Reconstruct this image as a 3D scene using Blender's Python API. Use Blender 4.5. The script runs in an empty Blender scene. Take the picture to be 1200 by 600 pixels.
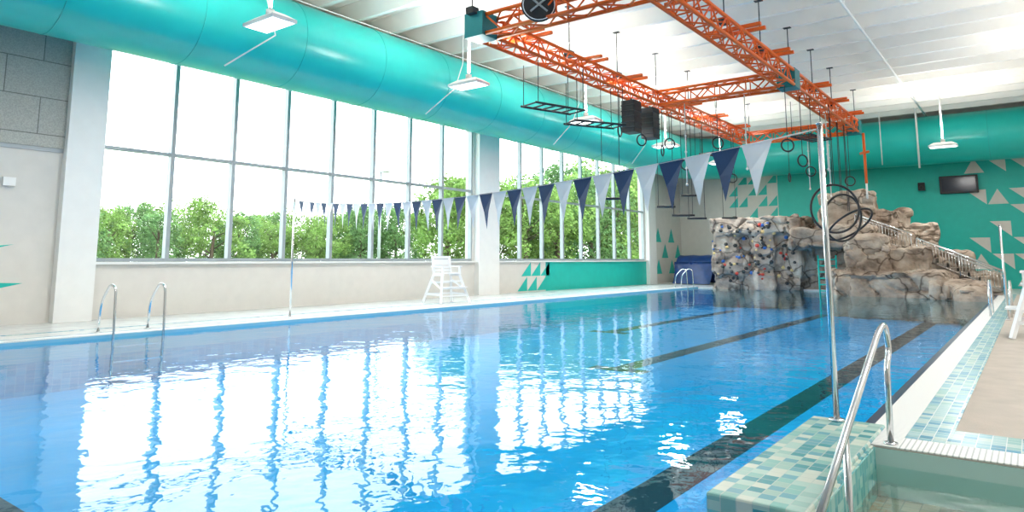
import bpy, bmesh, math, random
from mathutils import Vector, Matrix, noise
from mathutils.bvhtree import BVHTree
random.seed(7)
S=bpy.context.scene
S.view_settings.view_transform='Standard'
S.view_settings.look='None'
S.view_settings.exposure=0.36
COL=S.collection

# ---------------------------------------------------------------- materials
def nt(name):
    m=bpy.data.materials.new(name); m.use_nodes=True
    t=m.node_tree; return m,t,t.nodes['Principled BSDF']
def mat(name,c,rough=0.5,metal=0.0,var=0.06,nscale=3.0,bump=0.0,bscale=30.0,**kw):
    m,t,p=nt(name); N=t.nodes; L=t.links
    tc=N.new('ShaderNodeTexCoord')
    n=N.new('ShaderNodeTexNoise'); n.inputs['Scale'].default_value=nscale; n.inputs['Detail'].default_value=4
    L.new(tc.outputs['Object'],n.inputs['Vector'])
    r=N.new('ShaderNodeValToRGB')
    r.color_ramp.elements[0].position=0.3; r.color_ramp.elements[1].position=0.7
    r.color_ramp.elements[0].color=(*[x*(1-var) for x in c],1)
    r.color_ramp.elements[1].color=(*[min(1,x*(1+var)) for x in c],1)
    L.new(n.outputs['Fac'],r.inputs['Fac']); L.new(r.outputs['Color'],p.inputs['Base Color'])
    p.inputs['Roughness'].default_value=rough; p.inputs['Metallic'].default_value=metal
    if bump>0:
        n2=N.new('ShaderNodeTexNoise'); n2.inputs['Scale'].default_value=bscale; n2.inputs['Detail'].default_value=5
        L.new(tc.outputs['Object'],n2.inputs['Vector'])
        b=N.new('ShaderNodeBump'); b.inputs['Strength'].default_value=bump; b.inputs['Distance'].default_value=0.02
        L.new(n2.outputs['Fac'],b.inputs['Height']); L.new(b.outputs['Normal'],p.inputs['Normal'])
    for k,v in kw.items(): p.inputs[k.replace('_',' ')].default_value=v
    return m
def mosaic(name,cols,size=0.1,grout=(0.75,0.78,0.78),gw=0.06,rough=0.25):
    m,t,p=nt(name); N=t.nodes; L=t.links
    tc=N.new('ShaderNodeTexCoord')
    sc=N.new('ShaderNodeVectorMath'); sc.operation='SCALE'; sc.inputs['Scale'].default_value=1/size
    off=N.new('ShaderNodeVectorMath'); off.operation='ADD'; off.inputs[1].default_value=(0.013,0.017,0.011)
    L.new(tc.outputs['Object'],off.inputs[0]); L.new(off.outputs[0],sc.inputs[0])
    fl=N.new('ShaderNodeVectorMath'); fl.operation='FLOOR'; L.new(sc.outputs[0],fl.inputs[0])
    wn=N.new('ShaderNodeTexWhiteNoise'); L.new(fl.outputs[0],wn.inputs['Vector'])
    r=N.new('ShaderNodeValToRGB'); r.color_ramp.interpolation='CONSTANT'
    e=r.color_ramp.elements
    while len(e)<len(cols): e.new(0.5)
    for i,c in enumerate(cols): e[i].position=i/len(cols); e[i].color=(*c,1)
    L.new(wn.outputs['Value'],r.inputs['Fac'])
    fr=N.new('ShaderNodeVectorMath'); fr.operation='FRACTION'; L.new(sc.outputs[0],fr.inputs[0])
    sp=N.new('ShaderNodeSeparateXYZ'); L.new(fr.outputs[0],sp.inputs[0])
    def less(o):
        a=N.new('ShaderNodeMath'); a.operation='LESS_THAN'; a.inputs[1].default_value=gw; L.new(o,a.inputs[0]); return a.outputs[0]
    mx=N.new('ShaderNodeMath'); mx.operation='MAXIMUM'; L.new(less(sp.outputs[0]),mx.inputs[0]); L.new(less(sp.outputs[1]),mx.inputs[1])
    mix=N.new('ShaderNodeMixRGB'); L.new(mx.outputs[0],mix.inputs[0]); L.new(r.outputs['Color'],mix.inputs[1]); mix.inputs[2].default_value=(*grout,1)
    L.new(mix.outputs[0],p.inputs['Base Color']); p.inputs['Roughness'].default_value=rough
    return m
def grate(name,axis,c1,c2,size=0.04):
    m,t,p=nt(name); N=t.nodes; L=t.links
    tc=N.new('ShaderNodeTexCoord'); sp=N.new('ShaderNodeSeparateXYZ'); L.new(tc.outputs['Object'],sp.inputs[0])
    a=N.new('ShaderNodeMath'); a.operation='MULTIPLY'; a.inputs[1].default_value=1/size; L.new(sp.outputs[axis],a.inputs[0])
    f=N.new('ShaderNodeMath'); f.operation='FRACT'; L.new(a.outputs[0],f.inputs[0])
    l=N.new('ShaderNodeMath'); l.operation='LESS_THAN'; l.inputs[1].default_value=0.28; L.new(f.outputs[0],l.inputs[0])
    mix=N.new('ShaderNodeMixRGB'); L.new(l.outputs[0],mix.inputs[0]); mix.inputs[1].default_value=(*c1,1); mix.inputs[2].default_value=(*c2,1)
    L.new(mix.outputs[0],p.inputs['Base Color']); p.inputs['Roughness'].default_value=0.5
    return m
def water(name,tint,d1=0.011,d2=0.0028,sc=1.0,ior=1.36,rough=0.02):
    m,t,p=nt(name); N=t.nodes; L=t.links; N.remove(p)
    out=N['Material Output']
    tc=N.new('ShaderNodeTexCoord')
    n1=N.new('ShaderNodeTexNoise'); n1.inputs['Scale'].default_value=1.6*sc; n1.inputs['Detail'].default_value=2; n1.inputs['Distortion'].default_value=0.5
    n2=N.new('ShaderNodeTexNoise'); n2.inputs['Scale'].default_value=6.5*sc; n2.inputs['Detail'].default_value=1.5
    L.new(tc.outputs['Object'],n1.inputs['Vector']); L.new(tc.outputs['Object'],n2.inputs['Vector'])
    b1=N.new('ShaderNodeBump'); b1.inputs['Strength'].default_value=1; b1.inputs['Distance'].default_value=d1
    b2=N.new('ShaderNodeBump'); b2.inputs['Strength'].default_value=1; b2.inputs['Distance'].default_value=d2
    L.new(n1.outputs['Fac'],b1.inputs['Height']); L.new(n2.outputs['Fac'],b2.inputs['Height']); L.new(b1.outputs[0],b2.inputs['Normal'])
    # same reflectance from both sides of the thin surface (no total internal reflection)
    ge=N.new('ShaderNodeNewGeometry')
    im=N.new('ShaderNodeMapRange'); im.inputs['To Min'].default_value=ior; im.inputs['To Max'].default_value=1/ior; L.new(ge.outputs['Backfacing'],im.inputs['Value'])
    fr=N.new('ShaderNodeFresnel'); L.new(im.outputs[0],fr.inputs['IOR']); L.new(b2.outputs[0],fr.inputs['Normal'])
    tr=N.new('ShaderNodeBsdfTransparent'); tr.inputs[0].default_value=(*tint,1)
    gl=N.new('ShaderNodeBsdfGlossy'); gl.inputs['Roughness'].default_value=rough; gl.inputs[0].default_value=(0.92,0.97,1,1); L.new(b2.outputs[0],gl.inputs['Normal'])
    mx=N.new('ShaderNodeMixShader'); L.new(fr.outputs[0],mx.inputs[0]); L.new(tr.outputs[0],mx.inputs[1]); L.new(gl.outputs[0],mx.inputs[2])
    L.new(mx.outputs[0],out.inputs['Surface'])
    return m
def emis(name,c,s):
    m,t,p=nt(name); p.inputs['Base Color'].default_value=(*c,1); p.inputs['Emission Color'].default_value=(*c,1); p.inputs['Emission Strength'].default_value=s; return m

WALL=mat('painted_wall',(0.69,0.665,0.62),0.6,var=0.03)
WHITE=mat('white_paint',(0.85,0.85,0.83),0.45,var=0.02)
CEIL=mat('ceiling_paint',(0.88,0.85,0.79),0.6,var=0.03,nscale=1)
TEAL=mat('teal_paint',(0.01,0.49,0.42),0.45,var=0.04)
DUCT=mat('teal_duct',(0.02,0.56,0.50),0.28,var=0.05,nscale=1.2)
DUCTR=mat('duct_seam',(0.02,0.48,0.43),0.4)
MULL=mat('window_frame_grey',(0.36,0.40,0.42),0.4,metal=0.2)
TILEW=mosaic('deck_tile_pale',[(0.68,0.68,0.66),(0.72,0.72,0.70),(0.65,0.65,0.64)],0.3,grout=(0.56,0.57,0.56),gw=0.03)
TAN=mat('tan_concrete',(0.40,0.35,0.30),0.6,var=0.10,bump=0.25,bscale=60)
GRX=grate('gutter_grate_x',0,(0.80,0.80,0.78),(0.42,0.44,0.44))
GRY=grate('gutter_grate_y',1,(0.80,0.80,0.78),(0.42,0.44,0.44))
MOS=mosaic('mosaic_blue_green',[(0.25,0.45,0.52),(0.38,0.55,0.57),(0.13,0.32,0.44),(0.48,0.60,0.58),(0.30,0.49,0.47)],0.1)
MOSB=mosaic('mosaic_block',[(0.24,0.47,0.43),(0.40,0.58,0.52),(0.08,0.30,0.33),(0.32,0.50,0.45),(0.56,0.63,0.55),(0.15,0.37,0.42)],0.1,grout=(0.44,0.54,0.50))
NAVYT=mat('navy_tile',(0.01,0.03,0.08),0.3)
POOLF=mat('pool_plaster',(0.01,0.41,0.75),0.7,var=0.08,nscale=0.7)
POOLW=mosaic('pool_wall_tile',[(0.05,0.36,0.62),(0.07,0.42,0.66),(0.04,0.32,0.58)],0.15,grout=(0.2,0.5,0.65))
LANE=mat('lane_line_black',(0.002,0.004,0.012),0.6)
SPAF=mosaic('spa_floor_tile',[(0.34,0.28,0.21),(0.40,0.34,0.26),(0.28,0.24,0.19)],0.12,grout=(0.22,0.22,0.19))
SPAW=mosaic('spa_wall_tile',[(0.14,0.42,0.42),(0.22,0.50,0.48),(0.10,0.34,0.36),(0.32,0.56,0.52)],0.08,grout=(0.42,0.60,0.57))
STEEL=mat('stainless_steel',(0.72,0.73,0.74),0.16,metal=1.0,var=0.02)
ORANGE=mat('orange_steel',(0.88,0.14,0.01),0.4,var=0.05)
BLACK=mat('black_plastic',(0.015,0.016,0.02),0.5)
ROPE=mat('rope_dark',(0.05,0.05,0.055),0.8)
ROPEW=mat('rope_white',(0.75,0.75,0.72),0.8)
FNAVY=mat('flag_navy',(0.004,0.045,0.14),0.6)
FWHITE=mat('flag_white',(0.86,0.87,0.88),0.6)
GRASS=mat('grass',(0.12,0.20,0.05),0.9,var=0.3,nscale=0.3)
BARK=mat('bark',(0.07,0.05,0.03),0.9)
NAVYF=mat('navy_vinyl',(0.01,0.04,0.16),0.35,var=0.2)
WPLAS=mat('white_plastic',(0.84,0.85,0.86),0.35,var=0.02)
LED=emis('led_lens',(1,1,0.98),2.0)
def cmu():
    m,t,p=nt('cmu_block_wall'); N=t.nodes; L=t.links
    tc=N.new('ShaderNodeTexCoord'); mp=N.new('ShaderNodeMapping'); mp.inputs['Rotation'].default_value=(math.radians(-90),0,0)
    L.new(tc.outputs['Object'],mp.inputs[0])
    b=N.new('ShaderNodeTexBrick'); b.inputs['Scale'].default_value=1; b.inputs['Brick Width'].default_value=1.5; b.inputs['Row Height'].default_value=0.9
    b.inputs['Mortar Size'].default_value=0.012; b.inputs['Color1'].default_value=(0.48,0.48,0.43,1); b.inputs['Color2'].default_value=(0.40,0.40,0.37,1); b.inputs['Mortar'].default_value=(0.2,0.2,0.18,1)
    L.new(mp.outputs[0],b.inputs['Vector'])
    n=N.new('ShaderNodeTexNoise'); n.inputs['Scale'].default_value=40; L.new(tc.outputs['Object'],n.inputs['Vector'])
    mx=N.new('ShaderNodeMixRGB'); mx.blend_type='OVERLAY'; mx.inputs[0].default_value=0.4; L.new(b.outputs['Color'],mx.inputs[1]); L.new(n.outputs['Fac'],mx.inputs[2])
    L.new(mx.outputs[0],p.inputs['Base Color']); p.inputs['Roughness'].default_value=0.9
    return m
CMU=cmu()
def leafmat(name,c):
    m,t,p=nt(name); N=t.nodes; L=t.links
    n=N.new('ShaderNodeTexNoise'); n.inputs['Scale'].default_value=1.3; tc=N.new('ShaderNodeTexCoord'); L.new(tc.outputs['Object'],n.inputs['Vector'])
    r=N.new('ShaderNodeValToRGB'); r.color_ramp.elements[0].position=.35; r.color_ramp.elements[1].position=.65
    r.color_ramp.elements[0].color=(*[x*0.5 for x in c],1); r.color_ramp.elements[1].color=(*[min(1,x*1.4) for x in c],1)
    L.new(n.outputs['Fac'],r.inputs['Fac'])
    L.new(r.outputs['Color'],p.inputs['Base Color']); p.inputs['Roughness'].default_value=0.8
    p.inputs['Specular IOR Level'].default_value=0.15
    tr=N.new('ShaderNodeBsdfTranslucent'); L.new(r.outputs['Color'],tr.inputs[0])
    mx=N.new('ShaderNodeMixShader'); mx.inputs[0].default_value=0.35; L.new(p.outputs[0],mx.inputs[1]); L.new(tr.outputs[0],mx.inputs[2]); L.new(mx.outputs[0],N['Material Output'].inputs['Surface'])
    return m
LEAF1=leafmat('leaves_light',(0.21,0.33,0.09)); LEAF2=leafmat('leaves_mid',(0.15,0.27,0.10))
def glassmat():
    m,t,p=nt('window_glass'); N=t.nodes; L=t.links; N.remove(p)
    tr=N.new('ShaderNodeBsdfTransparent'); tr.inputs[0].default_value=(0.95,0.98,0.98,1)
    gl=N.new('ShaderNodeBsdfGlossy'); gl.inputs['Roughness'].default_value=0.02
    mx=N.new('ShaderNodeMixShader'); mx.inputs[0].default_value=0.04
    L.new(tr.outputs[0],mx.inputs[1]); L.new(gl.outputs[0],mx.inputs[2]); L.new(mx.outputs[0],N['Material Output'].inputs['Surface'])
    return m
GLASS=glassmat()

# ---------------------------------------------------------------- mesh builder
class B:
    def __init__(s): s.v=[]; s.f=[]; s.m=[]; s.mats=[]; s.sm=[]
    def mi(s,m):
        if m not in s.mats: s.mats.append(m)
        return s.mats.index(m)
    def add(s,vs,fs,m,smooth=False):
        o=len(s.v); s.v+= [Vector(v) for v in vs]; k=s.mi(m)
        for f in fs: s.f.append([i+o for i in f]); s.m.append(k); s.sm.append(smooth)
    def box(s,a,b,m,mx=None):
        x0,y0,z0=a; x1,y1,z1=b
        vs=[Vector(q) for q in [(x0,y0,z0),(x1,y0,z0),(x1,y1,z0),(x0,y1,z0),(x0,y0,z1),(x1,y0,z1),(x1,y1,z1),(x0,y1,z1)]]
        if mx: vs=[mx@q for q in vs]
        s.add(vs,[(0,3,2,1),(4,5,6,7),(0,1,5,4),(1,2,6,5),(2,3,7,6),(3,0,4,7)],m)
    def beam(s,p,q,w,h,m,up=(0,0,1)):
        p=Vector(p); q=Vector(q); d=(q-p); L=d.length; d.normalize()
        sd=d.cross(Vector(up)); 
        if sd.length<1e-4: sd=d.cross(Vector((1,0,0)))
        sd.normalize(); u=sd.cross(d)
        vs=[]
        for e in (p,q):
            for a,b in ((-1,-1),(1,-1),(1,1),(-1,1)): vs.append(e+sd*a*w/2+u*b*h/2)
        s.add(vs,[(0,3,2,1),(4,5,6,7),(0,1,5,4),(1,2,6,5),(2,3,7,6),(3,0,4,7)],m)
    def tube(s,pts,r,m,seg=8,closed=False):
        pts=[Vector(p) for p in pts]; n=len(pts); vs=[]; fs=[]
        rr=r if isinstance(r,(list,tuple)) else [r]*n
        prev=None
        for i,p in enumerate(pts):
            if closed: d=pts[(i+1)%n]-pts[i-1]
            else: d=pts[min(i+1,n-1)]-pts[max(i-1,0)]
            d.normalize()
            if prev is None:
                a=Vector((0,0,1)) if abs(d.z)<0.9 else Vector((1,0,0))
                a=(a-d*a.dot(d)).normalized()
            else:
                a=(prev-d*prev.dot(d)).normalized()
            prev=a; b=d.cross(a)
            for k in range(seg):
                t=2*math.pi*k/seg; vs.append(p+(a*math.cos(t)+b*math.sin(t))*rr[i])
        for i in range(n if closed else n-1):
            j=(i+1)%n
            for k in range(seg):
                k2=(k+1)%seg; fs.append((i*seg+k,i*seg+k2,j*seg+k2,j*seg+k))
        if not closed:
            fs.append(tuple(reversed(range(seg)))); fs.append(tuple((n-1)*seg+k for k in range(seg)))
        s.add(vs,fs,m,True)
    def ring(s,c,R,r,m,ax1=(1,0,0),ax2=(0,0,1),n=28,seg=6):
        c=Vector(c); a=Vector(ax1).normalized(); b=Vector(ax2).normalized()
        s.tube([c+(a*math.cos(2*math.pi*i/n)+b*math.sin(2*math.pi*i/n))*R for i in range(n)],r,m,seg,True)
    def prism(s,poly,off,m):
        n=len(poly); off=Vector(off); vs=[Vector(p) for p in poly]+[Vector(p)+off for p in poly]
        s.add(vs,[tuple(range(n)),tuple(reversed(range(n,2*n)))]+[(i,i+n,(i+1)%n+n,(i+1)%n) for i in range(n)],m)
    def done(s,name,origin=(0,0,0),bevel=0):
        o=Vector(origin); me=bpy.data.meshes.new(name)
        me.from_pydata([tuple(v-o) for v in s.v],[],s.f)
        for m in s.mats: me.materials.append(m)
        me.polygons.foreach_set('material_index',s.m); me.polygons.foreach_set('use_smooth',s.sm)
        if len(s.f)>1:
            bm=bmesh.new(); bm.from_mesh(me); bmesh.ops.recalc_face_normals(bm,faces=bm.faces); bm.to_mesh(me); bm.free()
        ob=bpy.data.objects.new(name,me); ob.location=o; COL.objects.link(ob)
        if bevel:
            md=ob.modifiers.new('bevel','BEVEL'); md.width=bevel; md.segments=2; md.limit_method='ANGLE'
        return ob
def smooth_path(P,rad=0.1,n=6):
    P=[Vector(p) for p in P]; out=[P[0]]
    for i in range(1,len(P)-1):
        a=(P[i-1]-P[i]); b=(P[i+1]-P[i]); r=min(rad,a.length*0.49,b.length*0.49)
        s=P[i]+a.normalized()*r; e=P[i]+b.normalized()*r
        for k in range(n+1):
            t=k/n; out.append(s*(1-t)**2+P[i]*2*t*(1-t)+e*t*t)
    out.append(P[-1]); return out

# ---------------------------------------------------------------- room shell
X0,X1,Y0,Y1,ZC=-8.0,44.0,-6.0,18.9,10.0
ZR=ZC-0.62
def rib(x): return X0+0.7+1.55*round((x-X0-0.7)/1.55)
W1=(7.5,22.2); W2=(23.9,38.5); SZ,TZ=1.44,7.5
b=B(); T=0.4
b.box((X0,Y1,-0.02),(X1+T,Y1+T,SZ),WALL)
b.box((X0,Y1,TZ),(X1+T,Y1+T,ZC),WALL)
b.box((X0,Y1,SZ),(6.6,Y1+T,TZ),WALL)
b.box((6.6,Y1,SZ),(W1[0],Y1+T,TZ),WALL)
b.box((W1[1],Y1,SZ),(W2[0],Y1+T,TZ),WALL)
b.box((W2[1],Y1,SZ),(X1+T,Y1+T,TZ),WALL)
b.box((6.6,Y1-0.25,0),(7.45,Y1,9.3),WHITE)
b.box((22.35,Y1-0.25,0),(23.75,Y1,9.3),WHITE)
b.box((38.6,Y1-0.25,0),(39.6,Y1,9.3),WHITE)
b.box((X0,Y1-0.06,4.2),(6.6,Y1,9.3),CMU)
b.box((X0,Y1-0.03,4.1),(6.6,Y1,4.2),MULL)
b.box((27.7,Y1-0.012,0.0),(38.6,Y1,SZ-0.06),TEAL)
def tri(bb,pts,m,off): bb.prism(pts,off,m)
for r_ in range(2):
    for k in range(3):
        x=25.4+0.78*k+(0.3 if r_ else 0); z=0.05+0.68*r_
        tri(b,[(x,Y1-0.012,z),(x+0.75,Y1-0.012,z),(x+0.75,Y1-0.012,z+0.64)],TEAL,(0,0.012,0))
for k in range(4):
    for j in range(3):
        if (k+j)%2==0:
            x=39.9+1.0*k; z=0.6+1.0*j
            tri(b,[(x,Y1-0.012,z),(x+0.95,Y1-0.012,z),(x+0.5,Y1-0.012,z+0.9)],TEAL,(0,0.012,0))
tri(b,[(4.2,Y1-0.012,0.55),(6.0,Y1-0.012,0.95),(4.2,Y1-0.012,1.02)],TEAL,(0,0.012,0))
tri(b,[(4.4,Y1-0.012,1.7),(5.75,Y1-0.012,1.85),(4.4,Y1-0.012,1.5)],TEAL,(0,0.012,0))
b.box((5.4,Y1-0.1,3.2),(5.65,Y1,3.4),WHITE)
b.done('wall_left')
bt=B(); bt.box((7.46,Y1-0.14,SZ-0.06),(22.34,Y1+0.05,SZ),WHITE); bt.box((23.76,Y1-0.14,SZ-0.06),(38.59,Y1+0.05,SZ),WHITE); bt.done('trim_1')
def window(name,a,c):
    b=B(); n=8; w=(c-a)/n; yy=Y1+0.12
    for i in range(n+1):
        x=a+w*i; ww=0.055
        b.box((x-ww,yy-0.09,SZ),(x+ww,yy+0.09,TZ),MULL)
    for z in (SZ+0.05,4.4,TZ-0.05):
        b.box((a,yy-0.08,z-0.045),(c,yy+0.08,z+0.045),MULL)
    b.add([(a,yy,SZ),(c,yy,SZ),(c,yy,TZ),(a,yy,TZ)],[(0,1,2,3)],GLASS)
    b.done(name,((a+c)/2,yy,SZ))
window('window_1',*W1); window('window_2',*W2)
b=B()
b.box((X1,Y0,-0.02),(X1+T,Y1,ZC),WALL)
b.box((X1-0.012,Y0,0),(X1,12.4,7.8),TEAL)
for k in range(5):
    for j in range(6):
        if (k*2+j)%3!=0:
            y=12.45+0.62*k; z=3.4+0.72*j
            if k>2 and j<2: continue
            tri(b,[(X1-0.012,y,z),(X1-0.012,y+0.58,z),(X1-0.012,y,z+0.66)],TEAL,(0.012,0,0))
random.seed(3)
for k in range(9):
    for j in range(9):
        y=2.6-0.95*k; z=6.9-0.85*j
        if random.random()<0.5+0.12*k:
            tri(b,[(X1-0.024,y,z),(X1-0.024,y-0.9,z),(X1-0.024,y-0.9,z-0.8)] if (k+j)%3 else [(X1-0.024,y,z-0.8),(X1-0.024,y-0.9,z-0.8),(X1-0.024,y-0.45,z)],WALL,(0.012,0,0))
b.done('wall_back')
b=B(); b.box((X0-T,Y0,-0.02),(X0,Y1,ZC),WALL); b.done('wall_front')
b=B(); b.box((X0-T,Y0-T,-0.02),(X1+T,Y0,ZC),WALL); b.done('wall_right')
b=B(); b.box((X0-T,Y0-T,ZC),(X1+T,Y1+T,ZC+0.3),CEIL)
x=X0+0.7
while x<X1:
    b.add([(x-0.13,Y0,ZC),(x+0.13,Y0,ZC),(x+0.08,Y0,ZR),(x-0.08,Y0,ZR),(x-0.13,Y1,ZC),(x+0.13,Y1,ZC),(x+0.08,Y1,ZR),(x-0.08,Y1,ZR)],
          [(0,1,2,3),(4,7,6,5),(1,5,6,2),(2,6,7,3),(3,7,4,0)],CEIL)
    x+=1.55
b.done('ceiling')
# floor
PX0,PX1,PY0,PY1=-5.0,37.0,1.35,15.0
SX0,SX1,SY0,SY1=1.5,6.4,-3.0,1.15
b=B(); zb=-0.4
b.box((X0,PY1,zb),(X1,Y1,0),TILEW)
b.box((PX1,Y0,zb),(X1,PY1,0),TILEW)
b.box((X0,Y0,zb),(PX0,PY1,0),TILEW)
b.box((SX1,Y0,zb),(PX1,PY0,0),TAN)
b.box((PX0,Y0,zb),(SX0,PY0,0),TAN)
b.box((SX0,Y0,zb),(SX1,SY0,0),TAN)
b.box((SX0,SY1,zb),(SX1,PY0,0),MOSB)
b.box((PX0,PY1,0),(PX1,PY1+0.35,0.006),GRX)
b.box((PX0,PY1+0.35,0),(PX1,PY1+0.45,0.008),MOS)
b.box((PX0,PY1+1.3,0),(PX1,PY1+1.42,0.005),MOS)
b.box((SX1,1.27,0),(PX1,PY0,0.010),NAVYT)
b.box((SX1,0.98,0),(PX1,1.27,0.008),GRX)
b.box((SX1+0.5,0.66,0),(PX1,0.98,0.006),MOS)
b.box((SX1,Y0,0),(SX1+0.38,0.98,0.008),GRY)
b.box((SX1+0.38,Y0,0),(SX1+0.95,0.98,0.004),MOS)
b.done('floor')
# pool basin
b=B(); d=-1.0; t=0.2
b.box((PX0-t,PY0-t,d-0.2),(PX1+t,PY1+t,d),POOLF)
b.box((PX0-t,PY0-t,d),(PX1+t,PY0-0.001,-0.401),POOLW); b.box((PX0-t,PY1+0.001,d),(PX1+t,PY1+t,-0.401),POOLW)
b.box((PX0-t,PY0,d),(PX0-0.001,PY1,-0.401),POOLW); b.box((PX1+0.001,PY0,d),(PX1+t,PY1,-0.401),POOLW)
b.box((PX0,PY1-0.01,-0.4),(PX1,PY1-0.0005,-0.012),POOLW)
for y,xs in ((3.45,2.6),(7.75,14.5),(11.9,21.5)):
    b.box((xs,y-0.25,d),(34,y+0.25,d+0.006),LANE)
    if xs>3: b.box((xs-0.4,y-0.7,d),(xs,y+0.7,d+0.008),LANE)
b.box((2.45,2.0,d),(2.8,14.3,d+0.008),LANE)
b.done('pool_basin')
b=B(); b.box((4.4,1.17,-0.99),(7.1,1.78,0.03),MOSB); b.done('pool_entry_curb',(0,0,0),0.015)
WAT=water('pool_water_surface',(0.42,0.86,0.98))
b=B(); b.add([(PX0,PY0,-0.07),(PX1,PY0,-0.07),(PX1,PY1,-0.07),(PX0,PY1,-0.07)],[(0,1,2,3)],WAT); b.done('pool_water')
# spa
b=B()
b.box((SX0-0.1,SY0-0.1,-0.9),(SX1+0.1,SY1+0.01,-0.8),SPAF)
b.box((SX0-0.1,SY0-0.1,-0.8),(SX0,SY1+0.01,-0.02),SPAW); b.box((SX1-0.012,SY0,-0.8),(SX1-0.0005,SY1,-0.012),SPAW)
b.box((SX0,SY0,-0.8),(SX1,SY0+0.012,-0.01),SPAW); b.box((SX0,SY1-0.012,-0.8),(SX1,SY1-0.0005,-0.01),SPAW)
b.box((5.75,SY0+.02,-0.8),(SX1-0.013,SY1-0.013,-0.38),SPAF)
b.box((5.69,SY0+.02,-0.42),(5.75,SY1-0.013,-0.375),SPAW)
b.done('spa_basin')
WAT2=water('spa_water_surface',(0.80,0.95,0.93),0.004,0.0008,1.5,1.22,0.04)
b=B(); b.add([(SX0,SY0,-0.14),(SX1-0.013,SY0,-0.14),(SX1-0.013,SY1-0.013,-0.14),(SX0,SY1-0.013,-0.14)],[(0,1,2,3)],WAT2); b.done('spa_water')

# ---------------------------------------------------------------- duct
DZ=7.85; R=1.3; DY=17.3; DX=42.4
path=[Vector((x,DY,DZ)) for x in (X0+0.01,0,10,20,30,36,39.4)]
for i in range(1,13):
    a=math.pi/2*i/12; path.append(Vector((39.4+3*math.sin(a),DY-3+3*math.cos(a),DZ)))
path+=[Vector((DX,y,DZ)) for y in (10,4,0,Y0+0.01)]
b=B(); b.tube(path,R,DUCT,48)
for x in range(-7,40,3): b.ring((x+0.5,DY,DZ),R+0.002,0.012,DUCTR,(0,1,0),(0,0,1),48,5)
for y in range(-5,14,3): b.ring((DX,y+0.3,DZ),R+0.002,0.012,DUCTR,(1,0,0),(0,0,1),48,5)
b.tube([(X0+0.1,DY-0.2,DZ+R+0.12),(39,DY-0.2,DZ+R+0.12)],0.02,WHITE,6)
b.done('air_duct',(20,DY,DZ))
# ---------------------------------------------------------------- lights
def lamp(x,y,z=6.5,name='pendant_light'):
    b=B()
    b.box((x-0.3,y-0.55,z),(x+0.3,y+0.55,z+0.07),WHITE)
    b.add([(x-0.3,y-0.55,z+0.07),(x+0.3,y-0.55,z+0.07),(x+0.3,y+0.55,z+0.07),(x-0.3,y+0.55,z+0.07),(x-0.13,y-0.35,z+0.2),(x+0.13,y-0.35,z+0.2),(x+0.13,y+0.35,z+0.2),(x-0.13,y+0.35,z+0.2)],
      [(0,1,5,4),(1,2,6,5),(2,3,7,6),(3,0,4,7),(4,5,6,7)],WHITE)
    b.box((x-0.26,y-0.5,z-0.012),(x+0.26,y+0.5,z),LED)
    b.tube([(x,y,z+0.2),(x,y,ZC)],0.035,WHITE,8)
    b.tube([(x,y,z+0.2),(x,y,z+0.34)],0.09,WHITE,10)
    b.done(name,(x,y,z))
    for sgn,pw in ((1,160),(-1,240)):
        l=bpy.data.lights.new('high_bay_and_fill_lamp','AREA'); l.shape='RECTANGLE'; l.size=0.5; l.size_y=1.0; l.energy=pw; l.color=(1,0.98,0.95)
        o=bpy.data.objects.new('high_bay_and_fill_lamp',l); COL.objects.link(o)
        o.location=(x,y,z-0.03 if sgn==1 else z+0.4)
        if sgn==-1: o.rotation_euler=(math.pi,0,0)  # added upward fill light above each fixture, brightens the ceiling
for x in (1.6,8.15,14.7,21.3,28.2,35): lamp(x,12.7)
for x in (2.2,8.8,15.3,21.9,28.8): lamp(x,-2.2)  # unseen pendant row, added out of frame to give the room more light
lamp(35.7,2.8)
# ---------------------------------------------------------------- truss
TZc=7.5; TA,TB=11.0,6.1; TX0,TX1=13.3,34.0
def truss(b,p,q,w=0.5,bay=0.55):
    p=Vector(p); q=Vector(q); d=(q-p); Ln=d.length; d.normalize(); u=Vector((0,0,1)); s_=d.cross(u).normalized()
    c=[(-1,-1),(1,-1),(1,1),(-1,1)]; h=w/2
    co=lambda i,t: p+d*t+s_*c[i][0]*h+u*c[i][1]*h
    for i in range(4): b.tube([co(i,0),co(i,Ln)],0.055,ORANGE,6)
    n=max(2,round(Ln/bay)); bl=Ln/n
    for k in range(n):
        t0=k*bl; t1=t0+bl
        for i in range(4):
            j=(i+1)%4
            if k%2: b.tube([co(i,t0),co(j,t1)],0.026,ORANGE,5)
            else: b.tube([co(j,t0),co(i,t1)],0.026,ORANGE,5)
            if k%2==0: b.tube([co(i,t0),co(j,t0)],0.022,ORANGE,5)
b=B()
truss(b,(TX0,TA,TZc),(TX1,TA,TZc)); truss(b,(TX0-4,TB,TZc),(TX1,TB,TZc))
for x in (TX0,23.5,TX1): truss(b,(x,TA-0.25,TZc),(x,TB+0.25,TZc))
JB=mat('teal_joint_box',(0.02,0.22,0.24),0.4,metal=0.4)
for (x,y) in ((TX0-0.1,TA),(23.5,TB),(TX1,TB)):
    b.box((x-0.3,y-0.3,TZc-0.32),(x+0.3,y+0.3,TZc+0.32),JB)
for x in (15,18.2,21,26,29,32):
    for y in (TA,TB):
        b.box((x-0.06,y-0.75,TZc+0.27),(x+0.06,y+0.75,TZc+0.36),ORANGE)
        b.box((x+0.35,y-0.75,TZc+0.27),(x+0.45,y+0.75,TZc+0.36),ORANGE)
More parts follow.
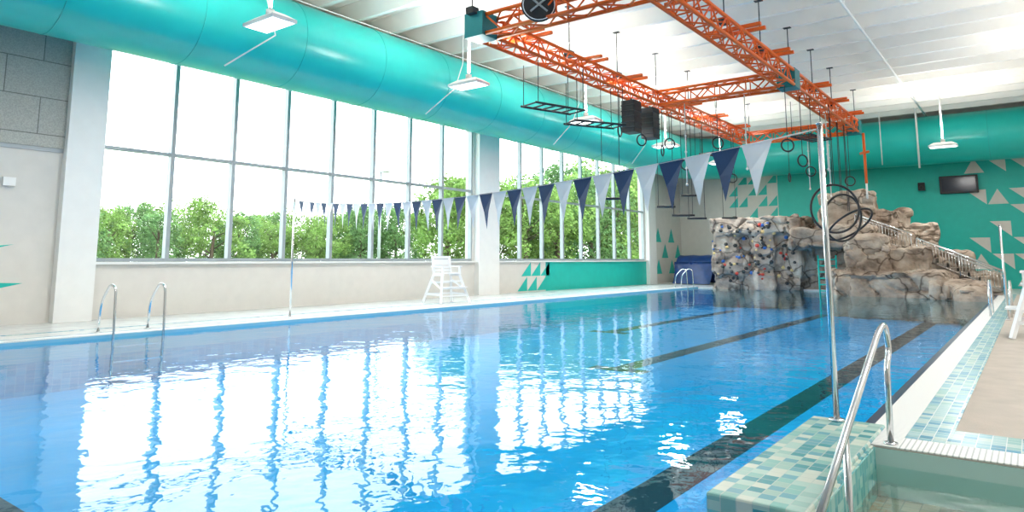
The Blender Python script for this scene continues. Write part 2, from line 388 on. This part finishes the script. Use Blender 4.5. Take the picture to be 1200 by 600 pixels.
for x in (TX0,17,20,23.5,27,30.5,TX1):
    for y in (TA,TB):
        xr=rib(x)
        b.tube([(xr,y,TZc+0.25),(xr,y,ZR)],0.018,ROPE,5); b.box((xr-0.08,y-0.12,ZR-0.02),(xr+0.08,y+0.12,ZR),BLACK)
        b.box((xr-0.12,y-0.12,TZc+0.25),(xr+0.12,y+0.12,TZc+0.42),BLACK)
b.done('obstacle_course_truss',(23,8.5,TZc))
b=B(); 
c=Vector((12.9,8.95,7.55)); dirv=Vector((-0.8,-0.6,0)); 
n=28; a1=Vector((0.6,-0.8,0)); 
disc=[c+(a1*math.cos(2*math.pi*i/n)+Vector((0,0,1))*math.sin(2*math.pi*i/n))*0.42 for i in range(n)]
b.prism(disc,-dirv*0.05,BLACK); b.ring(c+dirv*0.01,0.38,0.012,FWHITE,a1,(0,0,1))
for s_ in (-1,1): b.beam(c+dirv*0.02+a1*0.2*s_+Vector((0,0,-.17)),c+dirv*0.02-a1*0.2*s_+Vector((0,0,.17)),0.04,0.04,MULL)
b.done('round_sign',c)
ZT=TZc-0.3
def rope(b,x,y,z0,z1=ZT,m=ROPE,r=0.014): b.tube([(x,y,z0),(x,y,z1)],r,m,5)
def hring(x,y,z,R_=0.2,ang=0.5):
    b=B(); rope(b,x,y,z+R_)
    b.ring((x,y,z),R_,0.028,BLACK,(math.cos(ang),math.sin(ang),0),(0,0,1),24,6); b.done('hanging_ring',(x,y,z))
for x,y,z in ((20.7,11,5.9),(22.35,11,5.8),(23.9,10.9,5.6),(24.8,11,6.0),(25.4,10.6,5.2),(28.1,11,5.5),(31.8,11,5.3),(23.0,6.1,5.2),(24.8,6.1,4.9),(27.7,6.1,4.75),(30.5,7.2,5.2),(32.6,6.1,4.9),(34,9,5.4),(23.5,8.6,5.6)):
    hring(x,y,z,0.2,random.uniform(-1.2,0.2))
for x in (21.6,23.1):
    b=B(); b.box((x-0.28,10.75,5.95),(x+0.28,11.25,7.1),BLACK); 
    for k in range(5): b.box((x-0.3,10.73,6.1+k*0.2),(x+0.3,11.27,6.14+k*0.2),ROPE)
    b.tube([(x,11,7.1),(x,11,7.2)],0.04,BLACK); b.done('hanging_punch_block',(x,11,6.5),0.03)
def ladder(x,y,z,L_,ang):
    b=B(); d=Vector((math.cos(ang),math.sin(ang),0)); s_=Vector((-d.y,d.x,0)); c=Vector((x,y,z))
    for k in (-1,1): b.tube([c-d*L_/2+s_*0.35*k,c+d*L_/2+s_*0.35*k],0.035,BLACK,6)
    n=6
    for i in range(n): b.tube([c+d*L_*(i/(n-1)-0.5)*0.96-s_*0.35,c+d*L_*(i/(n-1)-0.5)*0.96+s_*0.35],0.025,BLACK,6)
    for a in (-0.45,0.45):
        for k in (-1,1):
            p=c+d*L_*a+s_*0.35*k; b.tube([p,(p.x,p.y,ZT)],0.012,ROPE,5)
    b.done('hanging_monkey_bars',c)
ladder(16.6,11.0,5.95,1.9,-0.3); ladder(19.0,11.0,5.85,1.9,-0.5); ladder(26.2,6.1,5.9,1.7,-0.2); ladder(29.9,11.0,6.2,1.6,-0.3)
def trap(x,y,z,w,ang=-0.9,m=BLACK):
    b=B(); d=Vector((math.cos(ang),math.sin(ang),0)); c=Vector((x,y,z))
    b.tube([c-d*w/2,c+d*w/2],0.045,m,8)
    for k in (-0.42,0.42): p=c+d*w*k; b.tube([p,(p.x,p.y,ZT)],0.012,ROPE,5)
    b.done('hanging_trapeze_bar',c)
trap(20.0,11,3.5,0.7); trap(25.9,11,3.25,0.9); trap(27.3,11,3.2,0.8); trap(24.3,11,3.5,0.7); trap(26.6,11,4.1,0.7); trap(31.2,11,3.4,0.7)
for x,y,z in ((23.5,9.8,4.2),(23.5,7.6,4.6),(34,7.2,4.4),(34,8.1,4.8),(28.6,6.1,5.0)):
    b=B(); rope(b,x,y,z,ZT,ROPEW,0.022)
    k=z
    while k<TZc-0.6: b.tube([(x,y,k-0.05),(x,y,k),(x,y,k+0.05)],[0.02,0.05,0.02],ROPEW,6); k+=0.6
    b.done('knotted_climbing_rope',(x,y,z))
def hoop(x,y,z,R_,a1,a2):
    b=B(); b.ring((x,y,z),R_,0.045,BLACK,a1,a2,40,8)
    for k in (-0.15,0.15): b.tube([(x+k,y,z+R_*0.97*Vector(a2).normalized().z),(x+k*0.5,y,ZT)],0.014,ROPE,5)
    b.done('hanging_hoop',(x,y,z))
hoop(29.3,6.1,3.5,0.95,(0.6,-0.8,0),(0,0,1))
hoop(30.6,6.1,3.2,0.95,(0.75,-0.6,0.35),(-0.3,0.1,0.9))
hoop(31.4,6.0,2.95,0.9,(0.6,-0.75,0.25),(-0.5,-0.5,0.6))
b=B(); b.tube([(34,5.7,4.9),(34,5.7,TZc-0.3)],0.06,ORANGE,8); b.tube([(34,5.7,4.2),(34,5.7,4.9)],0.04,ROPEW,8); b.tube([(33.8,5.5,6.3),(34.2,5.9,6.3)],0.06,ORANGE,8); b.done('hanging_climbing_pole',(34,5.7,6))
# ---------------------------------------------------------------- flags
PR=Vector((7.0,1.55,2.76)); PL=Vector((11.0,15.6,3.06))
b=B(); lin=PL-PR; Ln=lin.length; dr=lin.normalized()
def P(t): 
    v=PR+lin*t; v.z-=0.34*4*t*(1-t); return v
b.tube([P(i/40) for i in range(41)],0.008,ROPEW,5)
t=0.035; i=0
nrm=Vector((-dr.y,dr.x,0)).normalized()
while t<0.975:
    a=P(t); c=P(t+0.0250); mid=(a+c)/2; sw=nrm*random.uniform(-0.05,0.05)
    tip=mid+Vector((0,0,-0.57))+sw
    m_=FWHITE if i%2==0 else FNAVY
    q1=a*0.5+tip*0.5+nrm*0.02; q2=c*0.5+tip*0.5-nrm*0.02
    b.add([a,c,q2,q1,tip],[(0,1,2,3),(3,2,4)],m_)
    b.beam(a,c,0.012,0.02,m_)
    t+=0.0262; i+=1
b.done('backstroke_flags',tuple(P(0.5)))
def pole(x,y,h,r=0.027,z0=0.0,name='flag_pole'):
    b=B(); b.tube([(x,y,z0),(x,y,h)],r,STEEL,12); b.tube([(x,y,z0),(x,y,z0+0.02)],0.07,STEEL,14); b.tube([(x,y,h),(x,y,h+0.02)],r*1.3,STEEL,12); b.done(name,(x,y,z0))
pole(7.0,1.55,2.80,z0=0.03); pole(11.0,15.6,3.1,z0=0.006); pole(21.3,0.6,2.35)
# ---------------------------------------------------------------- handrails
b=B()
y=1.04
main=smooth_path([(4.0,y,0.04),(6.3,y,0.93),(6.62,y,0.97),(6.72,y,0.72),(6.55,y,0.62),(6.5,y,0.0)],0.13,8)
b.tube(main,0.024,STEEL,12); b.tube([(6.5,y,0.0),(6.5,y,0.02)],0.055,STEEL,14)
b.tube([(4.9,y,0.37),(4.9,y,-0.8)],0.022,STEEL,12)
b.tube(smooth_path([(4.0,y,0.04),(3.8,y,-0.03),(3.8,y,-0.8)],0.06),0.024,STEEL,12)
b.done('spa_handrail',(6.5,y,0))
def grab(xs,ye,dz=0.95,name='pool_ladder'):
    b=B()
    for x in xs:
        b.tube(smooth_path([(x,ye+0.55,0),(x,ye+0.5,dz*0.62),(x,ye+0.12,dz),(x,ye-0.12,dz*0.95),(x,ye-0.16,0.2),(x,ye-0.16,-0.9)],0.2,8),0.026,STEEL,10)
        b.tube([(x,ye+0.55,0),(x,ye+0.55,0.02)],0.06,STEEL,12)
    for z in (-0.25,-0.55,-0.85): b.box((xs[0],ye-0.22,z),(xs[1],ye-0.1,z+0.03),STEEL)
    b.done(name,((xs[0]+xs[1])/2,ye,0))
grab((6.35,7.35),PY1,1.0); grab((35.2,36.0),PY1,1.0)
b=B()
for y in (0.55,1.0):
    b.tube(smooth_path([(22.3,y,0),(22.3,y,0.7),(22.6,y,0.92),(23.5,y,0.92),(23.8,y,0.7),(23.8,y,0)],0.25,8),0.028,STEEL,10)
b.done('grab_rail',(23,0.8,0))
# ---------------------------------------------------------------- lifeguard chair
def guard(cx,cy,rot,H=1.62):
    b=B(); M=Matrix.Translation((cx,cy,0))@Matrix.Rotation(rot,4,'Z')
    def bm(p,q,w=0.06,h=0.06,m=WPLAS): b.beam(M@Vector(p),M@Vector(q),w,h,m)
    for sx in (-1,1):
        bm((sx*0.62,-0.55,0),(sx*0.36,-0.25,1.0),0.08,0.08)
        bm((sx*0.62,0.55,0),(sx*0.36,0.25,1.0),0.08,0.08)
        bm((sx*0.36,0.25,0.95),(sx*0.36,0.36,H),0.07,0.07)
        bm((sx*0.36,-0.28,0.95),(sx*0.36,-0.28,1.25),0.06,0.06)
        bm((sx*0.38,-0.34,1.26),(sx*0.38,0.36,1.26),0.1,0.04)
        bm((sx*0.55,-0.47,0.3),(sx*0.55,0.47,0.3),0.05,0.07)
        bm((sx*0.36,-0.32,0.97),(sx*0.36,0.32,0.97),0.05,0.08)
        bm((sx*0.5,-0.42,0.48),(sx*0.42,0.34,0.80),0.04,0.06)
    for k in range(6): bm((-0.38,-0.3+k*0.115,1.02),(0.38,-0.3+k*0.115,1.02),0.095,0.03)
    for k in range(5): bm((-0.38,0.285+k*0.02,1.12+k*0.115),(0.38,0.285+k*0.02,1.12+k*0.115),0.03,0.09)
    for k,z in enumerate((0.25,0.5,0.75)): 
        w=0.62-0.26*z; yy=-0.55+0.3*z
        bm((-w,yy,z),(w,yy,z),0.09,0.045)
    bm((-0.56,0.49,0.3),(0.56,0.49,0.3),0.05,0.07); bm((-0.46,0.36,0.7),(0.46,0.36,0.7),0.05,0.07)
    bm((-0.45,-0.5,0.55),(0.45,-0.5,0.55),0.25,0.03)
    b.done('lifeguard_chair',(cx,cy,0))
guard(18.0,16.5,math.radians(-12))
guard(17.0,-0.12,math.radians(180))
# ---------------------------------------------------------------- rock wall
def rockmat():
    m,t,p=nt('artificial_rock'); N=t.nodes; L=t.links
    tc=N.new('ShaderNodeTexCoord')
    mp=N.new('ShaderNodeMapping'); mp.inputs['Scale'].default_value=(1,1,1.5); L.new(tc.outputs['Object'],mp.inputs[0])
    n=N.new('ShaderNodeTexNoise'); n.inputs['Scale'].default_value=0.8; n.inputs['Detail'].default_value=8; n.inputs['Roughness'].default_value=0.62; L.new(mp.outputs[0],n.inputs['Vector'])
    r=N.new('ShaderNodeValToRGB'); e=r.color_ramp.elements
    e[0].position=0.30; e[0].color=(0.11,0.085,0.065,1); e[1].position=0.70; e[1].color=(0.54,0.47,0.39,1)
    k=e.new(0.42); k.color=(0.27,0.21,0.165,1); k=e.new(0.54); k.color=(0.40,0.33,0.265,1)
    L.new(n.outputs['Fac'],r.inputs['Fac'])
    v=N.new('ShaderNodeTexVoronoi'); v.feature='DISTANCE_TO_EDGE'; v.inputs['Scale'].default_value=0.55
    nd=N.new('ShaderNodeTexNoise'); nd.inputs['Scale'].default_value=1.4; L.new(tc.outputs['Object'],nd.inputs['Vector'])
    ad=N.new('ShaderNodeVectorMath'); ad.operation='ADD'; L.new(mp.outputs[0],ad.inputs[0]); L.new(nd.outputs['Color'],ad.inputs[1]); L.new(ad.outputs[0],v.inputs['Vector'])
    r2=N.new('ShaderNodeValToRGB'); r2.color_ramp.elements[0].color=(0.3,0.27,0.25,1); r2.color_ramp.elements[1].position=0.035
    L.new(v.outputs['Distance'],r2.inputs['Fac'])
    mx=N.new('ShaderNodeMixRGB'); mx.blend_type='MULTIPLY'; mx.inputs[0].default_value=1; L.new(r.outputs['Color'],mx.inputs[1]); L.new(r2.outputs['Color'],mx.inputs[2])
    sp=N.new('ShaderNodeSeparateXYZ'); L.new(tc.outputs['Object'],sp.inputs[0])
    mr=N.new('ShaderNodeMapRange'); mr.inputs['From Min'].default_value=8; mr.inputs['From Max'].default_value=11; L.new(sp.outputs['Y'],mr.inputs['Value'])
    hs=N.new('ShaderNodeHueSaturation'); hs.inputs['Saturation'].default_value=0.75; hs.inputs['Value'].default_value=0.9; L.new(mx.outputs[0],hs.inputs['Color'])
    m3=N.new('ShaderNodeMixRGB'); L.new(mr.outputs[0],m3.inputs[0]); L.new(mx.outputs[0],m3.inputs[1]); L.new(hs.outputs[0],m3.inputs[2])
    L.new(m3.outputs[0],p.inputs['Base Color']); p.inputs['Roughness'].default_value=0.85; p.inputs['Specular IOR Level'].default_value=0.2
    bp=N.new('ShaderNodeBump'); bp.inputs['Strength'].default_value=0.5; bp.inputs['Distance'].default_value=0.1; L.new(n.outputs['Fac'],bp.inputs['Height']); L.new(bp.outputs[0],p.inputs['Normal'])
    return m
ROCK=rockmat()
b=B()
def rb(x0,x1,y0,y1,z0,z1,rz=0):
    c=Vector(((x0+x1)/2,(y0+y1)/2,0)); M=Matrix.Translation(c)@Matrix.Rotation(math.radians(rz),4,'Z')@Matrix.Translation(-c)
    b.box((x0,y0,z0),(x1,y1,z1),ROCK,M)
rb(36.4,39.5,9.3,13.2,-1,3.5); rb(36.1,38.2,12.5,13.9,-1,3.7,8); rb(35.8,39.3,9.2,13.9,2.8,3.75,2); rb(35.9,37,10.6,11.6,-1,3.6,20)
rb(37.0,39.8,5.0,9.6,-1,3.2); rb(36.4,39,6.0,8.5,3,4.75,10); rb(37,39,4.8,6.6,2.8,3.9,-12); rb(35.2,37.5,5.8,9.5,2.1,3.0,6)
rb(33.8,37.5,5.2,6.9,-1,2.5,8); rb(33.2,35.0,6.6,7.4,-1,1.0,15)
rb(32.4,36.4,2.8,6.3,-1,0.9,-6); rb(31.8,35.0,1.5,3.5,-1,0.55,5); rb(34.2,37,3.6,5.6,0.5,2.0,4); rb(36.8,38.6,3.6,5.6,1.8,3.1,12)
rb(36.6,38.6,1.2,4.5,-0.4,0.9,0); rb(31.2,33,1.5,2.6,-1,0.4,15); rb(36.9,38.4,2.2,4.2,0.8,1.8,8)
base=b.done('rock_tmp')
rm=base.modifiers.new('r','REMESH'); rm.mode='VOXEL'; rm.voxel_size=0.09
dg=bpy.context.evaluated_depsgraph_get(); ev=base.evaluated_get(dg); me=bpy.data.meshes.new_from_object(ev)
bm=bmesh.new(); bm.from_mesh(me)
for _ in range(3): bmesh.ops.smooth_vert(bm,verts=bm.verts,factor=0.5,use_axis_x=True,use_axis_y=True,use_axis_z=True)
bm.normal_update()
new=[]
for v in bm.verts:
    p=v.co; w_=0.5*noise.noise(p*0.9)
    q=Vector((p.x*0.6+w_,p.y*0.6+w_,p.z*0.8+w_))
    dist,pts=noise.voronoi(q)
    cv=noise.cell(pts[0]*7.3)
    cr=min(1,(dist[1]-dist[0])*7)
    dsp=0.22*noise.noise(q*0.8)+0.09*noise.noise(q*3)+0.025*noise.noise(q*9)+0.12*(cv-0.3)-0.12*(1-cr)+0.06
    new.append(p+v.normal*dsp)
for v,p in zip(bm.verts,new): v.co=p
for f in bm.faces: f.smooth=False
bm.normal_update()
bvh=BVHTree.FromBMesh(bm)
bm.to_mesh(me); bm.free()
bpy.data.objects.remove(base)
rock=bpy.data.objects.new('climbing_rock',me); COL.objects.link(rock); me.materials.clear(); me.materials.append(ROCK)
hc=[mat('hold_'+n_,c_,0.5) for n_,c_ in (('dark',(0.03,0.03,0.03)),('red',(0.5,0.05,0.03)),('tan',(0.6,0.45,0.2)),('blue',(0.03,0.12,0.4)))]
b=B(); random.seed(5)
for i in range(120):
    y=random.uniform(9.5,13.7); z=random.uniform(0.3,3.4)
    h=bvh.ray_cast(Vector((30,y,z)),Vector((1,0,0)))
    if h[0]:
        p=h[0]; r_=random.uniform(0.05,0.11)
        vs=[p+Vector((r_*math.cos(a)*math.cos(e_)*0.9,r_*math.sin(a)*math.cos(e_)*1.2,r_*math.sin(e_))) for e_ in (-1,0,1) for a in [k*math.pi/3 for k in range(6)]]
        fs=[(j*6+k,j*6+(k+1)%6,(j+1)*6+(k+1)%6,(j+1)*6+k) for j in range(2) for k in range(6)]+[(12,13,14,15,16,17)]
        b.add(vs,fs,random.choice(hc[:1]*3+hc))
ho=b.done('climbing_holds'); ho.parent=rock
b=B()
n=8
for i in range(n):
    y=4.2-i*0.38; z=1.75-i*0.2
    b.box((35.6,y-0.4,z-0.25),(36.7,y,z),TAN)
    b.box((35.6,y-0.42,max(0.0,z-1.2)),(35.75,y,z-0.2),TAN)
    b.box((35.6,y-0.40,z-0.24),(36.7,y-0.39,z-0.02),WHITE)
st=b.done('rock_stairs',(36,3,1)); 
def railing(p,q,h=0.95,n=14,name='stair_railing'):
    b=B(); p=Vector(p); q=Vector(q); u=Vector((0,0,h))
    b.tube([p+u,q+u],0.035,STEEL,8); b.tube([p+u*0.12,q+u*0.12],0.02,STEEL,8); b.tube([p+u*0.85,q+u*0.85],0.015,STEEL,8)
    for i in range(n+1):
        c=p.lerp(q,i/n); b.tube([c if i in(0,n//2,n) else c+u*0.12,c+u],0.03 if i in(0,n//2,n) else 0.013,STEEL,6)
    b.done(name,p)
railing((35.55,4.1,1.5),(35.55,1.0,0.05),0.95,26); railing((36.75,4.1,1.5),(36.75,1.0,0.05),0.95,26)
railing((35.8,6.6,2.75),(35.5,4.3,1.75),0.9,18)
b=B()
b.tube([(35.6,7.5,-0.99),(35.6,7.5,1.7)],0.04,TEAL); b.tube([(35.6,8.3,-0.99),(35.6,8.3,1.7)],0.04,TEAL)
for i in range(8): b.tube([(35.6,7.5,-0.6+i*0.3),(35.6,8.3,-0.6+i*0.3)],0.035,TEAL)
b.done('cave_ladder',(35.6,7.9,0))
# ---------------------------------------------------------------- pool cover reel
b=B()
cx,cz=41.3,0.95
sp_=[]
for i in range(120):
    a=i*0.26; r_=0.25+0.0055*i; sp_.append((cx+r_*math.cos(a),cz+r_*math.sin(a)))
vs=[];fs=[]
for (x,z) in sp_:
    for k in range(9):
        y=15.4+k*0.3; w=0.03*math.sin(k*1.9+x*3)
        vs.append((x+w,y,z+w*0.7))
for i in range(len(sp_)-1):
    for k in range(8): fs.append((i*9+k,i*9+k+1,(i+1)*9+k+1,(i+1)*9+k))
b.add(vs,fs,NAVYF,True)
b.tube([(cx,15.1,cz),(cx,18.1,cz)],0.08,STEEL,12)
for y in (15.2,18.0):
    b.beam((cx-0.7,y,0.04),(cx+0.7,y,0.04),0.07,0.07,STEEL); b.beam((cx-0.6,y,0.04),(cx,y,cz),0.06,0.06,STEEL); b.beam((cx+0.6,y,0.04),(cx,y,cz),0.06,0.06,STEEL)
    b.ring((cx,y-0.1 if y<16 else y+0.1,cz),0.35,0.02,STEEL,(1,0,0),(0,0,1))
fl=[]
for i in range(9):
    t=i/8; fl.append((cx-0.93-0.5*t*t,2.0*(1-t)+0.05 if i else cz+0.6))
vs=[];fs=[]
for i,(x,z) in enumerate(fl):
    for k in range(9): vs.append((x+0.08*math.sin(k*1.4+i*0.5),15.4+k*0.3,z*0.75))
for i in range(8):
    for k in range(8): fs.append((i*9+k,i*9+k+1,(i+1)*9+k+1,(i+1)*9+k))
b.add(vs,fs,NAVYF,True)
b.done('pool_cover_reel',(cx,16.7,0))
b=B(); b.box((43.72,2.0,5.05),(43.95,3.75,6.0),BLACK); b.box((43.70,2.1,5.15),(43.72,3.65,5.9),mat('display_glass',(0.03,0.035,0.05),0.15)); b.done('scoreboard',(43.9,2.9,5.5))
for yy,zz in ((4.6,5.5),(8.9,5.2)):
    b=B(); b.box((43.6,yy-0.16,zz-0.22),(43.9,yy+0.16,zz+0.22),BLACK); b.tube([(43.85,yy,zz),(43.98,yy,zz)],0.05,BLACK); b.ring((43.59,yy,zz-0.05),0.1,0.02,ROPE,(0,1,0),(0,0,1),16); b.done('wall_speaker',(43.8,yy,zz),0.02)
b=B(); b.tube([(X0+0.2,13.6,9.2),(X1-0.2,13.6,9.2)],0.04,WHITE,8); b.tube([(X0+0.2,4,9.2),(X1-0.2,4,9.2)],0.04,WHITE,8); 
for x in range(-6,44,4): xr=rib(x); b.tube([(xr,13.6,9.2),(xr,13.6,ZR-0.002)],0.015,WHITE,5); b.tube([(xr,4,9.2),(xr,4,ZR-0.002)],0.015,WHITE,5)
b.done('sprinkler_pipes',(18,9,9.25))
b=B()
for x,y in ((10.5,15.4),(17.5,15.4),(25,15.4),(32,15.4)):
    b.tube([(rib(x),y,ZR),(rib(x),y,8.3),(x-0.5,y-0.1,7.3),(x-1.8,y,6.2)],0.02,WHITE,6)
b.tube([(40.7,6,ZR),(40.7,6,6.5)],0.03,WHITE,6); b.tube([(40.7,4.3,ZR),(40.7,4.3,6.2)],0.05,WHITE,8)
b.done('hanging_conduits',(20,12,8))
# ---------------------------------------------------------------- outside
b=B(); b.add([(-100,19.5,-0.8),(300,19.5,-0.8),(300,260,-0.8),(-100,260,-0.8)],[(0,1,2,3)],GRASS); b.done('ground')
def treemesh(seed,lm):
    random.seed(seed); b=B()
    b.tube([(0,0,0),(0.1,0,2),(0.0,0.15,4.5),(0,0,6)],[0.25,0.19,0.12,0.05],BARK,8)
    bl=[]
    for i in range(36):
        a=random.uniform(0,6.28); zz=random.uniform(1.0,7.5); rr=3.0*math.sqrt(max(0.05,1-((zz-3.9)/4.1)**2))*random.uniform(0.35,1)
        c=Vector((rr*math.cos(a),rr*math.sin(a),zz)); bl.append((c,random.uniform(0.6,1.15)))
        if i%3==0: b.tube([(0,0,min(5.5,zz*0.7)),tuple(c)],[0.07,0.02],BARK,5)
    vs=[];fs=[]
    for c,r_ in bl:
        for k in range(230):
            d=Vector((random.gauss(0,1),random.gauss(0,1),random.gauss(0,1))).normalized()*r_*random.uniform(0.6,1.12)
            p=c+d; n_=Vector((random.gauss(0,1),random.gauss(0,1),random.gauss(0,1)+0.6)).normalized(); u=n_.orthogonal().normalized(); w=n_.cross(u); s_=random.uniform(0.07,0.16)
            o=len(vs); vs+=[p-u*s_,p-w*s_*0.6,p+u*s_,p+w*s_*0.6]; fs.append((o,o+1,o+2,o+3))
    b.add(vs,fs,lm)
    return b.done('tree')
protos=[treemesh(1,LEAF1),treemesh(2,LEAF2),treemesh(3,LEAF1)]
meshes=[o.data for o in protos]
for o in protos: bpy.data.objects.remove(o)
random.seed(11)
def place(x,y,top):
    s_=(top+0.8)/8.5
    o=bpy.data.objects.new('tree',random.choice(meshes)); o.location=(x,y,-0.8); o.rotation_euler=(0,0,random.uniform(0,6.28)); o.scale=(s_*1.1,s_*1.1,s_); COL.objects.link(o)
k=0.36
while k<0.95:
    place(64*k,64+random.uniform(-2,2),6.8+random.uniform(-1.0,1.2)+1.5*max(0,k-0.7)*4); k+=0.062
k=0.34
while k<1.0:
    place(80*k,80+random.uniform(-3,3),8.2+random.uniform(-0.8,1.4)+2*max(0,k-0.7)*4); k+=0.055
for x,y,tp in ((46,42,9.5),(51,43,10.5),(56,41,10),(44,37,8.6),(49.5,36,9.6),(55,36,10.2),(61,36,11),(67,36,12),(74,37,13.2),(82,38,14.5),(90,40,16),(99,42,17.5),(70,46,14),(84,48,16.5)): place(x,y,tp)
b=B(); b.tube([(31,34.5,-0.8),(31,34.5,7.3)],[0.12,0.07],MULL,8); b.box((30.9,33.7,7.3),(31.3,34.6,7.45),MULL); b.done('street_lamp',(31,34.5,-0.8))
# ---------------------------------------------------------------- lighting
w=bpy.data.worlds.new('sky'); S.world=w; w.use_nodes=True
N=w.node_tree.nodes; L=w.node_tree.links; bg=N['Background']
tc=N.new('ShaderNodeTexCoord'); sp=N.new('ShaderNodeSeparateXYZ'); L.new(tc.outputs['Generated'],sp.inputs[0])
rp=N.new('ShaderNodeValToRGB'); rp.color_ramp.elements[0].color=(1,1,1,1); rp.color_ramp.elements[1].color=(0.72,0.88,1.0,1); rp.color_ramp.elements[1].position=0.8
L.new(sp.outputs['Z'],rp.inputs['Fac']); L.new(rp.outputs[0],bg.inputs[0]); bg.inputs[1].default_value=4.2
sl=bpy.data.lights.new('sun','SUN'); sl.energy=3.0; sl.angle=0.02; sl.color=(1,0.96,0.85)
so=bpy.data.objects.new('sun',sl); COL.objects.link(so); so.rotation_euler=Vector((0.2,-0.75,0.75)).to_track_quat('Z','Y').to_euler()
for a,c in (W1,W2):
    l=bpy.data.lights.new('window_portal','AREA'); l.shape='RECTANGLE'; l.size=c-a; l.size_y=TZ-SZ
    try: l.cycles.is_portal=True
    except Exception as e: print(e)
    o=bpy.data.objects.new('window_portal',l); COL.objects.link(o); o.location=((a+c)/2,Y1+0.35,(SZ+TZ)/2)
    o.rotation_euler=Vector((0,1,0)).to_track_quat('Z','Y').to_euler()
# ---------------------------------------------------------------- camera
cd=bpy.data.cameras.new('camera'); cam=bpy.data.objects.new('camera',cd); COL.objects.link(cam)
cam.location=(0,0,1.5); cam.rotation_euler=(math.radians(90+7.41),0,math.radians(37.1-90))
cd.sensor_width=36; cd.lens=24.0; cd.shift_y=-0.0833; cd.clip_end=600; cd.clip_start=0.05
S.camera=cam
